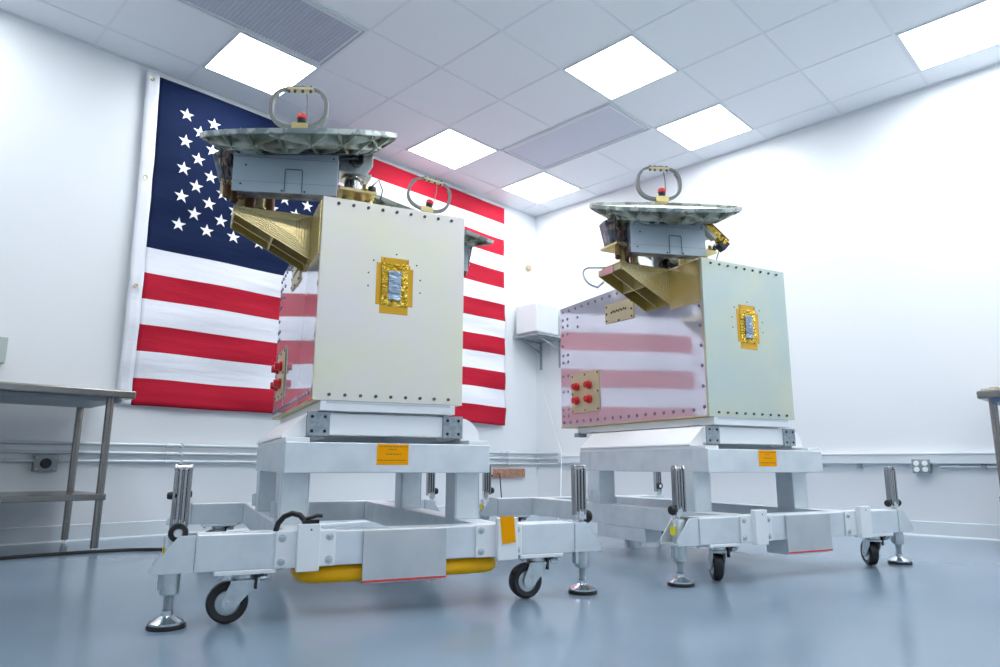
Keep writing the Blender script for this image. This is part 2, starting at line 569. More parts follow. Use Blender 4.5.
# appliance on a bracketed shelf near the corner
t = empty('wall_shelf', (WX, 4.735, 1.79))
tag(t, 'grey shelf on two brackets on the right wall near the corner', 'shelf')
MB().box(-0.40, 0, -0.20, 0.18, 0, 0.018).build('shelf_board', M['bracketg'], t, bevel=0.002)
for y in (0.13, -0.14):
    q = MB()
    q.box(-0.016, 0, y - 0.012, y + 0.012, -0.30, 0)
    q.box(-0.36, 0, y - 0.012, y + 0.012, -0.014, 0)
    q.prism([(-0.30, -0.014), (-0.016, -0.10), (-0.016, -0.125), (-0.34, -0.014)], 'y', y - 0.003, y + 0.003)
    q.build('shelf_bracket', M['bracketg'], t)
t = empty('instrument_box', (WX - 0.205, 4.735, 1.812))
tag(t, 'white boxy instrument sitting on the wall shelf near the corner', 'instrument')
MB().box(-0.18, 0.17, -0.15, 0.15, 0.02, 0.33).build('housing', M['applw'], t, bevel=0.012)
MB().box(-0.17, 0.16, -0.14, 0.14, 0.008, 0.02).build('base_plate', M['bracketg'], t)
for sx in (-0.14, 0.13):
    for sy in (-0.12, 0.12):
        MB().cyl((sx, sy, -0.004), (sx, sy, 0.01), 0.015, 10).build('foot', M['black'], t)
t = empty('wall_sensor', (5.42, WY, 2.52))
tag(t, 'small round beige sensor with a pale stem high on the back wall', 'sensor')
MB().lathe([(0, 0.035), (0.03, 0.034), (0.036, 0.026), (0.036, 0)], (0, -0.02, 0.10), (0, -1, 0), 20).build('sensor_head', M['beige'], t, smooth=True)
MB().box(-0.014, 0.014, -0.022, 0, -0.20, 0.10).build('stem', M['white'], t, bevel=0.003)

# thin white leads hanging in the corner
o = MB().tube([(WX - 0.03, 4.70, 1.775), (WX - 0.05, 4.78, 1.2), (WX - 0.09, 4.6, 0.8), (WX - 0.12, 4.5, 0.6), (WX - 0.5, 4.2, 0.22), (WX - 0.9, 3.9, 0.012)], 0.0035, 6).build('cable', M['wire'], smooth=True)
tag(o, 'thin white cable hanging down from the wall shelf to the floor', 'cable')
o = MB().tube([(0.2, 4.25, 0.007), (0.774, 4.219, 0.007), (0.95, 4.225, 0.007), (1.1, 4.21, 0.007), (1.22, 4.19, 0.007), (1.32, 4.17, 0.007), (1.43, 4.09, 0.007), (1.62, 3.95, 0.007), (1.80, 3.95, 0.009)], 0.010, 8).build('cable', M['black'], smooth=True)
tag(o, 'black cable lying on the floor under the steel table', 'cable')


# ------------------------------------------------------------------ stainless tables
def steel_table(loc, rz, L, D, H, label, ztop_t=0.045):
    t = empty('work_table', loc, rz)
    tag(t, label, 'table')
    # x from -L to 0, y from 0 to D: corner nearest the aisle at the origin
    q = MB()
    q.box(-L, 0, 0, D, H - ztop_t, H)
    q.build('table_top', M['steel'], t, bevel=0.008)
    q = MB()
    q.box(-L + 0.05, -0.06, 0.05, D - 0.05, H - ztop_t - 0.02, H - ztop_t)
    q.build('underframe', M['bluefilm'] if rz else M['bracketg'], t)
    for x in (-0.115, -L + 0.115):
        for y in (0.055, D - 0.06):
            l = MB().lathe([(0.020, 0.02), (0.0205, H - ztop_t), ], (x, y, 0), (0, 0, 1), 16)
            l.cyl((x, y, 0.045), (x, y, 0.047), 0.020)
            lg = l.build('leg', M['steel'], t, smooth=True)
            MB().lathe([(0, 0), (0.014, 0), (0.012, 0.012), (0.012, 0.05)], (x, y, 0), (0, 0, 1), 12).build('leveling_foot', M['chrome'], lg, smooth=True)
    q = MB()
    q.box(-L + 0.09, -0.090, 0.030, D - 0.035, 0.272, 0.306)
    q.build('lower_shelf', M['steel'], t, bevel=0.004)
    return t


steel_table((1.31, 4.20, 0), 0, 1.9, 0.70, 0.875, 'stainless steel work table with lower shelf at the left by the flag')
tr = steel_table((4.72, 0.80, 0), R(180), 1.5, 0.7, 0.90, 'stainless steel work table only just visible at the right edge')
# the second table turned so its corner (-x+y) faces the carts
tr.rotation_euler = (0, 0, R(180))
tr.location = (4.72, 0.80, 0)
cb = MB()
for k in range(26):
    x, y = random.uniform(0.02, 0.5), random.uniform(-0.3, -0.02)
    cb.box(x - 0.02, x + 0.02, y - 0.02, y + 0.02, 0.012, 0.012 + random.uniform(0.004, 0.016))
cb.box(0.0, 0.55, -0.34, 0.0, 0, 0.012)
o = cb.build('particle_board', M['chip'])
o.location = (4.74, 0.78, 0.90)
tag(o, 'rough beige board lying on the right hand table', 'board')

# ------------------------------------------------------------------ carts
BZ0, BZ1 = 0.156, 0.2615
BX = 0.642
FY0, FY1 = -0.266, -0.160
RY0_, RY1_ = 1.505, 1.611


def bolt_at(parent, p, d, r=0.006, h=0.005, mt=None, name='bolt'):
    b_ = MB().lathe([(0, h), (r * 0.85, h), (r, h * 0.7), (r, 0.0)], (0, 0, 0), d, 8).build(name, mt or M['bolt'], parent)
    b_.location = p
    return b_


def leveling_foot(parent, x, y, sgn, knob, yellow=False):
    """screw jack: pad, rod, barrel and a folded chrome crank"""
    ft = MB()
    ft.lathe([(0, 0.012), (0.050, 0.012), (0.050, 0.018), (0.034, 0.027), (0.016, 0.036), (0.0165, 0.048), (0.012, 0.05)], (x, y, 0), (0, 0, 1), 24)
    f = ft.build('leveling_foot', M['chrome'], parent, smooth=True)
    MB().lathe([(0, 0), (0.053, 0), (0.054, 0.006), (0.052, 0.0125), (0, 0.0125)], (x, y, 0), (0, 0, 1), 24).build('rubber_pad', M['rubber'], f, smooth=True)
    rod = []
    for k in range(16):
        z = 0.045 + k * 0.0036
        rod += [(0.0125, z), (0.0150, z + 0.0018)]
    MB().lathe(rod, (x, y, 0), (0, 0, 1), 14).build('threaded_rod', M['zinc'], f)
    br = MB()
    br.lathe([(0, 0.094), (0.0265, 0.094), (0.027, 0.10), (0.027, 0.252), (0.024, 0.256), (0, 0.256)], (x, y, 0), (0, 0, 1), 20)
    br.box(x - 0.034, x - 0.012, y - 0.014, y + 0.014, 0.108, 0.15)
    bo = br.build('barrel', M['zinc'], f, smooth=True)
    if yellow:
        st = MB()
        st.box(x - 0.0285, x - 0.0255, y - 0.014, y + 0.018, 0.195, 0.228)
        lab(st.build('sticker', M['ysticker'], f), 'yellow sticker')
    dk = MB()
    dk.cyl((x, y, 0.25), (x, y, 0.30), 0.012, 12)
    dk.box(x - 0.016, x + 0.016, y - 0.012, y + 0.012, 0.268, 0.305)
    dk.build('crank_hub', M['chrome'], f, smooth=True)
    # folded crank handle: two rails, web, rollers
    c = MB()
    xo = x + 0.016 * (1 if sgn < 0 else -1) * 0.6
    for s_ in (-1, 1):
        c.prism([(y - 0.016, 0.285), (y + 0.014, 0.285), (y + 0.014, 0.458), (y + 0.008, 0.470), (y - 0.010, 0.470), (y - 0.016, 0.458)], 'x', xo + s_ * 0.021 - 0.004, xo + s_ * 0.021 + 0.004)
    c.box(xo - 0.019, xo + 0.019, y - 0.004, y + 0.010, 0.300, 0.455)
    c.cyl((xo - 0.007, y - 0.010, 0.296), (xo - 0.007, y - 0.010, 0.452), 0.006, 10)
    c.cyl((xo + 0.008, y - 0.010, 0.296), (xo + 0.008, y - 0.010, 0.452), 0.006, 10)
    c.cyl((xo - 0.026, y, 0.457), (xo + 0.026, y, 0.457), 0.010, 12)
    cr = c.build('crank_handle', M['crank'], parent, bevel=0.0015)
    for (kx, kz, ax, kr) in knob:
        k_ = MB()
        d = (0, -1, 0) if ax == 'y' else ((1, 0, 0) if kx > 0 else (-1, 0, 0))
        if ax == 'y':
            k_.lathe([(0.012, 0.0), (kr, 0.002), (kr + 0.002, 0.010), (kr, 0.020), (0.013, 0.022), (0.012, 0.012)], (xo + kx, y - 0.012, kz), d, 24)
            ko = k_.build('crank_knob', M['rubber'], cr, smooth=True)
            MB().cyl((xo + kx, y - 0.01, kz), (xo + kx, y - 0.030, kz), 0.012, 16).build('knob_cap', M['white'], cr)
        else:
            k_.lathe([(0.006, 0.0), (0.008, 0.006), (kr * 0.9, 0.010), (kr, 0.018), (kr * 0.8, 0.027), (0, 0.029)], (xo + kx, y, kz), d, 20)
            ko = k_.build('crank_knob', M['rubber'], cr, smooth=True)


def caster(parent, x, y, yaw, brake=True):
    c = MB().box(-0.088, 0.088, -0.052, 0.052, 0.1425, BZ0).build('caster', M['white'], parent, bevel=0.003)
    c.location = (x, y, 0)
    mx = Matrix.Rotation(yaw, 4, 'Z')
    for a in (-1, 1):
        for b_ in (-1, 1):
            MB().cyl((a * 0.07, b_ * 0.04, 0.1425), (a * 0.07, b_ * 0.04, 0.134), 0.008, 6).build('plate_bolt', M['zinc'], c)
    off = -0.042
    AZ = 0.061
    f = MB()
    f.lathe([(0, 0.142), (0.033, 0.142), (0.035, 0.130), (0.028, 0.122), (0, 0.122)], (0, 0, 0), (0, 0, 1), 20)
    f.box(-0.038, 0.032, -0.030, 0.030, 0.117, 0.124)
    for s_ in (-1, 1):
        ya, yb = (0.0245, 0.0285) if s_ > 0 else (-0.0285, -0.0245)
        f.prism([(-0.036, 0.122), (0.030, 0.122), (0.026, 0.098), (-0.020, 0.045)] + arc(off, AZ - 0.002, 0.018, -40, -180, 6) + [(-0.058, 0.072)], 'y', ya, yb)
    f.build('fork', M['zinc'], c, bevel=0.0008, mtx=mx)
    wl = MB().lathe([(0.036, -0.018), (0.052, -0.021), (0.059, -0.016), (0.061, 0), (0.059, 0.016), (0.052, 0.021), (0.036, 0.018)], (off, 0, AZ), (0, 1, 0), 36).build('wheel', M['rubber'], c, smooth=True, mtx=mx)
    MB().lathe([(0, -0.023), (0.012, -0.023), (0.014, -0.015), (0.032, -0.014), (0.037, -0.018), (0.037, 0.018), (0.032, 0.014), (0.014, 0.015), (0.012, 0.023), (0, 0.023)], (off, 0, AZ), (0, 1, 0), 28).build('wheel_hub', M['zinc'], wl, smooth=True, mtx=mx)
    MB().cyl((off, -0.030, AZ), (off, 0.030, AZ), 0.008, 6).build('axle', M['chrome'], wl, mtx=mx)
    if brake:
        q = MB()
        q.tube([(0.02, -0.02, 0.128), (0.055, -0.02, 0.132), (0.085, -0.015, 0.146), (0.11, -0.01, 0.152)], 0.0035, 6)
        q.cyl((0.045, -0.03, 0.128), (0.075, -0.03, 0.130), 0.008, 8)
        q.build('brake_lever', M['zinc'], c, smooth=True)
        q = MB()
        q.box(0.030, 0.038, -0.032, -0.02, 0.098, 0.136)
        q.box(0.028, 0.055, -0.034, -0.018, 0.132, 0.141)
        q.build('brake_pedal', M['black'], c)


def make_cart(k, loc, rz, label, yaws):
    t = empty('equipment_cart', loc, rz)
    tag(t, label, 'cart', 'aluminium equipment carts')
    A = M['alu']
    # lower frame
    MB().rect_tube('x', (-BX, FY0, BZ0), (BX, FY1, BZ1)).build('front_beam', A, t, bevel=0.004)
    MB().rect_tube('x', (-BX, RY0_, BZ0), (BX, RY1_, BZ1)).build('rear_beam', A, t, bevel=0.004)
    for s_ in (-1, 1):
        x0, x1 = sorted((s_ * 0.277, s_ * 0.383))
        MB().rect_tube('y', (x0, FY1, BZ0), (x1, RY0_, BZ1)).build('side_beam', A, t, bevel=0.004)
        lo, hi = sorted((s_ * 0.277, s_ * 0.383))
        for yy in (0.392, 1.0):
            pass
        MB().box(lo, hi, 0.392, 0.80, 0.090, BZ0 - 0.001).build('fork_pocket', A, t, bevel=0.003)
        # end gussets
        for (ya, yb) in ((FY0, FY1), (RY0_, RY1_)):
            for (p, q) in ((ya, ya + 0.007), (yb - 0.007, yb)):
                pr = [(s_ * BX, BZ0), (s_ * 0.757, BZ0), (s_ * 0.757, BZ0 + 0.020), (s_ * 0.69, BZ1), (s_ * BX, BZ1)]
                MB().prism(pr, 'y', p, q).build('gusset', A, t, bevel=0.001)
            pl = MB().box(min(s_ * BX, s_ * 0.75), max(s_ * BX, s_ * 0.75), ya + 0.008, yb - 0.008, BZ0, BZ0 + 0.006)
            pl.build('jack_plate', A, t)
            wd = MB()
            wd.tube([(s_ * BX, ya - 0.0008, BZ0 + 0.004), (s_ * BX, ya - 0.0008, BZ1 - 0.004)], 0.003, 6)
            wd.tube([(s_ * BX, ya, BZ1), (s_ * BX, yb, BZ1)], 0.003, 6)
            wd.build('weld_seam', M['weld'], t)
            if ya == FY0 and k == 1 and s_ == -1:
                kn = [(0.0, 0.268, 'y', 0.026), (-0.012, 0.375, 'x', 0.012)]
            elif ya == FY0 and k == 2 and s_ == 1:
                kn = [(0.02, 0.292, 'x', 0.020), (-0.02, 0.290, 'x', 0.018)]
            elif s_ == 1 and ya == FY0:
                kn = [(0.02, 0.278, 'x', 0.024)]
            elif s_ == -1 and ya == FY0:
                kn = [(-0.02, 0.292, 'x', 0.021)]
            elif k == 2 and s_ == 1:
                kn = [(0.0, 0.325, 'y', 0.022)]
            else:
                kn = [(0.02, 0.31, 'x', 0.02)]
            leveling_foot(t, s_ * 0.703, (ya + yb) / 2, s_, kn, yellow=(s_ < 0))
    # welds where side beams meet the crossbeams, posts and upper frame
    wd = MB()
    for s_ in (-1, 1):
        for xx in (0.277, 0.383):
            wd.tube([(s_ * xx, RY0_ - 0.001, BZ0 + 0.006), (s_ * xx, RY0_ - 0.001, BZ1 - 0.006)], 0.004, 6)
    lab(wd.build('weld_seam', M['weld'], t), 'weld beads at the rear joints')
    UZ0, UZ1 = 0.4395, 0.546
    for s_ in (-1, 1):
        lo, hi = sorted((s_ * 0.277, s_ * 0.383))
        for (ya, yb) in ((0.030, 0.136), (0.773, 0.879)):
            MB().rect_tube('z', (lo, ya, BZ1), (hi, yb, UZ0)).build('post', A, t, bevel=0.004)
        MB().rect_tube('y', (lo, 0.036, UZ0), (hi, 0.857, UZ1)).build('upper_side_rail', A, t, bevel=0.004)
    for ya in (0.10, 0.84):
        q = MB()
        q.box(-0.389, -0.383, ya - 0.012, ya + 0.040, BZ1 + 0.022, BZ1 + 0.075)
        q.box(-0.402, -0.389, ya - 0.012, ya - 0.006, BZ1 + 0.022, BZ1 + 0.075)
        q.build('angle_bracket', A, t, bevel=0.001)
    for (ya, yb) in ((-0.070, 0.036), (0.857, 0.963)):
        MB().box(-0.3836, 0.3836, ya, yb, UZ0, UZ1).build('upper_cross_rail', A, t, bevel=0.004)
    # white clamp brackets on the front beam
    for s_ in (-1, 1):
        x0, x1 = (-0.420, -0.236) if s_ < 0 else (0.243, 0.421)
        c0, c1 = (-0.358, -0.289) if s_ < 0 else (0.316, 0.393)
        q = MB()
        q.box(x0, x1, FY0 - 0.008, FY0 - 0.0005, 0.1555, 0.2665)
        wb = q.build('clamp_bracket', M['white'], t, bevel=0.004)
        MB().box(c0, c1, FY0 - 0.034, FY0 - 0.008, 0.146, 0.288).build('bracket_block', M['white'], wb, bevel=0.003)
        for bx in (x0 + 0.02, x1 - 0.02):
            for bz in (0.176, 0.246):
                bo = bolt_at(wb, (bx, FY0 - 0.008, bz), (0, -1, 0), 0.0125, 0.003, M['zinc'], 'washer')
                bolt_at(wb, (bx, FY0 - 0.011, bz), (0, -1, 0), 0.0065, 0.004, M['zinc'])
        bolt_at(wb, (c0 + 0.04, FY0 - 0.034, 0.27), (0, -1, 0), 0.003, 0.001, M['black'], 'pin_hole')
    # metal placard with a red strip, on the fork tube behind it
    MB().box(-0.140, 0.13, -0.262, -0.15, 0.092, BZ0 - 0.001).build('crossing_tube', A, t, bevel=0.003)
    pc = MB().box(-0.148, 0.136, FY0 - 0.010, FY0 - 0.001, 0.098, 0.260).build('placard', M['sign'], t, bevel=0.002)
    lab(pc, 'silver placard with a red line along its bottom edge')
    MB().box(-0.148, 0.136, FY0 - 0.0112, FY0 - 0.010, 0.0985, 0.105).build('red_strip', M['redline'], pc)
    # orange label on the upper front rail
    tg = MB().box(-0.064, 0.0, -0.0715, -0.0702, 0.468, 0.543) if k == 2 else MB().box(-0.064, 0.055, -0.0715, -0.0702, 0.468, 0.543)
    tg = lab(MB().box(-0.063, 0.055, -0.0715, -0.0702, 0.468, 0.5435).build('paper_tag', M['tagor'], t), 'orange printed tag on the upper front rail')
    q = MB()
    rnd = random.Random(4)
    for (z, xa, xb) in ((0.532, -0.055, 0.05), (0.522, -0.02, 0.012), (0.505, -0.03, 0.025), (0.483, -0.058, 0.045)):
        x = xa
        while x < xb:
            d = rnd.uniform(0.004, 0.011)
            q.box(x, x + d, -0.0719, -0.0714, z, z + 0.0032)
            x += d + 0.003
    q.build('tag_print', M['ink'], tg)
    if k == 1:
        # folded orange tag and black strap on the front clamps, yellow bumper
        q = MB()
        q.prism([(0.322, 0.292), (0.376, 0.294), (0.383, 0.205), (0.332, 0.200)], 'y', FY0 - 0.0362, FY0 - 0.0348)
        lab(q.build('paper_tag', M['tagor'], t), 'plain orange tag on the right clamp')
        pts = [(-0.335, FY0 - 0.02, 0.288), (-0.340, FY0 - 0.02, 0.300), (-0.352, FY0 - 0.01, 0.313), (-0.372, FY0 + 0.01, 0.318), (-0.395, FY0 + 0.02, 0.308), (-0.412, FY0 + 0.02, 0.288), (-0.418, FY0 + 0.02, 0.264)]
        st = MB().tube(pts, 0.009, 10).build('strap_handle', M['black'], t, smooth=True)
        q = MB()
        q.box(-0.345, -0.295, FY0 - 0.032, FY0 - 0.012, 0.288, 0.299)
        q.tube([(-0.335, FY0 - 0.022, 0.302), (-0.30, FY0 - 0.022, 0.312), (-0.285, FY0 - 0.02, 0.310)], 0.006, 8)
        q.build('toggle', M['black'], st)
        yb_ = []
        zc, rr = 0.1245, 0.0265
        for a in range(0, 7):
            th = R(180 - a * 15)
            yb_.append((-0.335 + 0.0 - 0.02 * (1 - a / 6), FY0 + 0.045 + 0.03 * (1 - a / 6), zc + 0.006 * (1 - a / 6)))
        pts = [(-0.318, -0.08, zc), (-0.325, -0.16, zc), (-0.313, -0.205, zc), (-0.273, -0.228, zc), (0.285, -0.228, zc), (0.325, -0.205, zc), (0.337, -0.16, zc), (0.330, -0.08, zc)]
        # smooth the corner points
        for _ in range(2):
            n = [pts[0]]
            for a, b2 in zip(pts, pts[1:]):
                n.append(tuple(0.75 * a[i] + 0.25 * b2[i] for i in range(3)))
                n.append(tuple(0.25 * a[i] + 0.75 * b2[i] for i in range(3)))
            n.append(pts[-1])
            pts = n
        lab(MB().tube(pts, rr, 16).build('bumper_tube', M['yellow'], t, smooth=True), 'yellow tube under the front beam')
    caster(t, -0.500, -0.216, yaws[0])
    caster(t, 0.504, -0.216, yaws[1])
    caster(t, -0.500, 1.557, R(30))
    caster(t, 0.504, 1.557, R(-20))
    return t


def make_adapter(k, loc, rz, label):
    t = empty('mounting_adapter', loc, rz)
    tag(t, label, 'mounting frame', 'white mounting frames under the satellites')
    W_ = M['white']
    for s_ in (-1, 1):
        lo, hi = sorted((s_ * 0.30, s_ * 0.383))
        MB().box(lo, hi, -0.055, 0.955, 0.5462, 0.562).build('foot_pad', W_, t, bevel=0.002)
        lo, hi = sorted((s_ * 0.22, s_ * 0.30))
        MB().box(lo, hi, 0.10, 0.92, 0.562, 0.655).build('side_tube', W_, t, bevel=0.004)
        if s_ < 0:
            pr = [(-0.301, 0.653), (-0.301, 0.563), (-0.388, 0.563), (-0.386, 0.572)]
        else:
            pr = [(0.301, 0.563)] + [(0.301 + 0.084 * cos(R(a)), 0.565 + 0.088 * sin(R(a))) for a in range(0, 91, 15)]
        MB().prism(pr, 'y', 0.04, 0.95).build('side_wing', W_, t, bevel=0.002)
    for yy in (0.022, 0.93):
        MB().box(-0.30, 0.30, yy, yy + 0.078, 0.575, 0.655).build('cross_tube', W_, t, bevel=0.004)
    for (a, c) in ((-0.303, -0.221), (0.218, 0.300)):
        e = MB().box(a, c, 0.012, 0.0215, 0.571, 0.657).build('end_plate', M['aluend'], t, bevel=0.0015)
        for bx in (a + 0.018, c - 0.018):
            for bz in (0.588, 0.640):
                bolt_at(e, (bx, 0.012, bz), (0, -1, 0), 0.006, 0.003, M['black'])
    MB().box(-0.262, 0.262, 0.0, 1.16, 0.662, 0.6995).build('top_slab', W_, t, bevel=0.003)
    MB().box(-0.24, 0.24, -0.002, 0.0, 0.690, 0.6985).build('grey_strip', M['conduit'], t)
    for yy in (0.05, 0.5, 0.96):
        MB().box(-0.22, 0.22, yy, yy + 0.05, 0.6545, 0.6625).build('shim', W_, t)
    for x in (-0.25, 0.22):
        for yy in (0.10, 0.98, 1.12):
            MB().box(x - 0.03, x + 0.03, yy, yy + 0.05, 0.640, 0.665).build('mount_block', M['aluend'], t, bevel=0.002)
    return t


# ------------------------------------------------------------------ satellites
PZ0, PZ1, D = 0.7012, 1.4842, 1.3006
PW = 0.2878


def dish(parent, c, n, e_dir, label):
    """flat reflector with a tapered lattice of backing ribs, seen from below"""
    RR, TH, DEP = 0.390, 0.020, 0.062
    n = Vector(n).normalized()
    e = Vector(e_dir).normalized()
    e = (e - n * e.dot(n)).normalized()
    f = n.cross(e)
    mx = Matrix(((e.x, f.x, n.x, c[0]), (e.y, f.y, n.y, c[1]), (e.z, f.z, n.z, c[2]), (0, 0, 0, 1)))
    NS = 18
    pts = [(RR * cos(2 * pi * k / NS), RR * sin(2 * pi * k / NS)) for k in range(NS)]
    d = MB().prism(pts, 'z', -TH / 2, -TH / 2 + 0.004)
    for k in range(NS):
        a, b_ = Vector((*pts[k], 0)), Vector((*pts[(k + 1) % NS], 0))
        ai, bi = a * 0.985, b_ * 0.985
        va = [d.b.verts.new((p.x, p.y, z)) for p in (a, b_, bi, ai) for z in (-TH / 2, TH / 2)]
        for q in ((0, 2, 3, 1), (2, 4, 5, 3), (4, 6, 7, 5), (6, 0, 1, 7), (0, 6, 4, 2), (1, 3, 5, 7)):
            d.b.faces.new([va[i] for i in q])
    do = d.build('dish', M['rim'], parent, mtx=mx)
    lab(do, label)

    def dep(x, y):
        r = math.hypot(x, y)
        return max(0.0, min(DEP, (RR * 0.985 - r) * 0.55))
    for fam in range(3):
        a = R(60 * fam + 30)
        u = Vector((cos(a), sin(a)))
        v = Vector((-sin(a), cos(a)))
        for q in range(-3, 4):
            o = q * 0.105 + 0.0
            if abs(o) > RR * 0.93:
                continue
            L = math.sqrt((RR * 0.975) ** 2 - o * o)
            top, bot = [], []
            NP = 14
            for s_ in range(NP + 1):
                tt = -L + 2 * L * s_ / NP
                p = v * o + u * tt
                top.append((tt, -TH / 2))
                bot.append((tt, -TH / 2 - 0.004 - dep(p.x, p.y)))
            out = top + bot[::-1]
            m2 = Matrix(((u.x, v.x, 0, v.x * o), (u.y, v.y, 0, v.y * o), (0, 0, 1, 0), (0, 0, 0, 1)))
            MB().prism(out, 'y', -0.0022, 0.0022, mtx=m2).build('backing_rib', M['rib'], do, mtx=mx)
    MB().lathe([(0, -0.078), (0.22, -0.078), (0.24, -0.070), (0.24, -0.066), (0, -0.066)], (0, 0, 0), (0, 0, 1), 24).build('backing_plate', M['under'], do, mtx=mx)
    MB().lathe([(RR * 0.76, -0.030), (RR * 0.78, -0.03), (RR * 0.78, -0.058), (RR * 0.76, -0.058)], (0, 0, 0), (0, 0, 1), 18).build('backing_hoop', M['rib'], do, mtx=mx)
    return do


def ring_feed(parent, c, ang, sx, roll=0.0):
    """squashed ring standing on the dish with its protective red cap"""
    cx, cy, cz = c
    u = Vector((cos(ang), sin(ang), 0))
    v = Vector((-sin(ang), cos(ang), 0))
    hw, hh, zc = 0.121, 0.095, cz + 0.094
    n = 48
    b_ = bmesh.new()
    R0, R1 = [], []
    prof = []
    for k in range(n):
        a = 2 * pi * k / n
        ca, sa = cos(a), sin(a)
        x = hw * math.copysign(abs(ca) ** 0.80, ca)
        z = hh * math.copysign(abs(sa) ** 0.80, sa)
        prof.append((x, z))
    q = []
    for (x, z) in prof:
        r_ = math.hypot(x, z)
        th = 0.006 if z > 0.75 * hh else 0.015
        xi, zi = x * (1 - th / r_), z * (1 - th / r_)
        row = []
        for (xx, zz, yy) in ((x, z, -0.012), (x, z, 0.012), (xi, zi, 0.012), (xi, zi, -0.012)):
            p = Vector((cx, cy, zc)) + u * xx + v * yy + Vector((0, 0, zz))
            row.append(b_.verts.new(p))
        q.append(row)
    for k in range(n):
        A, B = q[k], q[(k + 1) % n]
        for i in range(4):
            b_.faces.new([A[i], A[(i + 1) % 4], B[(i + 1) % 4], B[i]])
    mb = MB(); mb.b.free(); mb.b = b_
    ro = mb.build('ring_feed', M['ring'], parent, smooth=True)
    lab(ro, 'grey ring standing on top of the dish')
    mx = Matrix.Translation(Vector((cx, cy, cz))) @ Matrix.Rotation(ang, 4, 'Z') @ Matrix.Rotation(roll, 4, 'Y')
    ro.data.transform(Matrix.Translation(Vector((cx, cy, cz))) @ Matrix.Rotation(ang, 4, 'Z') @ Matrix.Rotation(roll, 4, 'Y') @ Matrix.Rotation(-ang, 4, 'Z') @ Matrix.Translation(-Vector((cx, cy, cz))))
    MB().box(-0.050, 0.058, -0.014, 0.014, 0.173, 0.183).build('top_bar', M['tan'], ro, bevel=0.002, mtx=mx)
    tb = MB()
    for xx in (-0.045, -0.02, 0.012, 0.045):
        tb.cyl((xx, -0.004, 0.164), (xx, -0.004, 0.192), 0.006, 8)
    tb.build('fastener', M['dark'], ro, mtx=mx)
    MB().tube([(0.028, 0, 0.16), (0.034, 0, 0.12), (0.035, 0, 0.06), (0.030, 0, 0.012)], 0.0028, 6).build('coax_lead', M['ring'], ro, smooth=True, mtx=mx)
    MB().box(-0.022, 0.044, -0.020, 0.020, -0.012, 0.020).build('feed_base', M['gold'], ro, bevel=0.002, mtx=mx)
    cp = MB().lathe([(0, 0.026), (0.017, 0.026), (0.018, 0.030), (0.018, 0.048), (0, 0.048)], (0.014, 0, 0), (0, 0, 1), 18).build('cap_stem', M['black'], ro, smooth=True, mtx=mx)
    lab(MB().lathe([(0.018, 0.044), (0.0215, 0.046), (0.0215, 0.058), (0.016, 0.066), (0, 0.068)], (0.014, 0, 0), (0, 0, 1), 18).build('red_cap', M['red'], ro, smooth=True, mtx=mx), 'red protective cap')


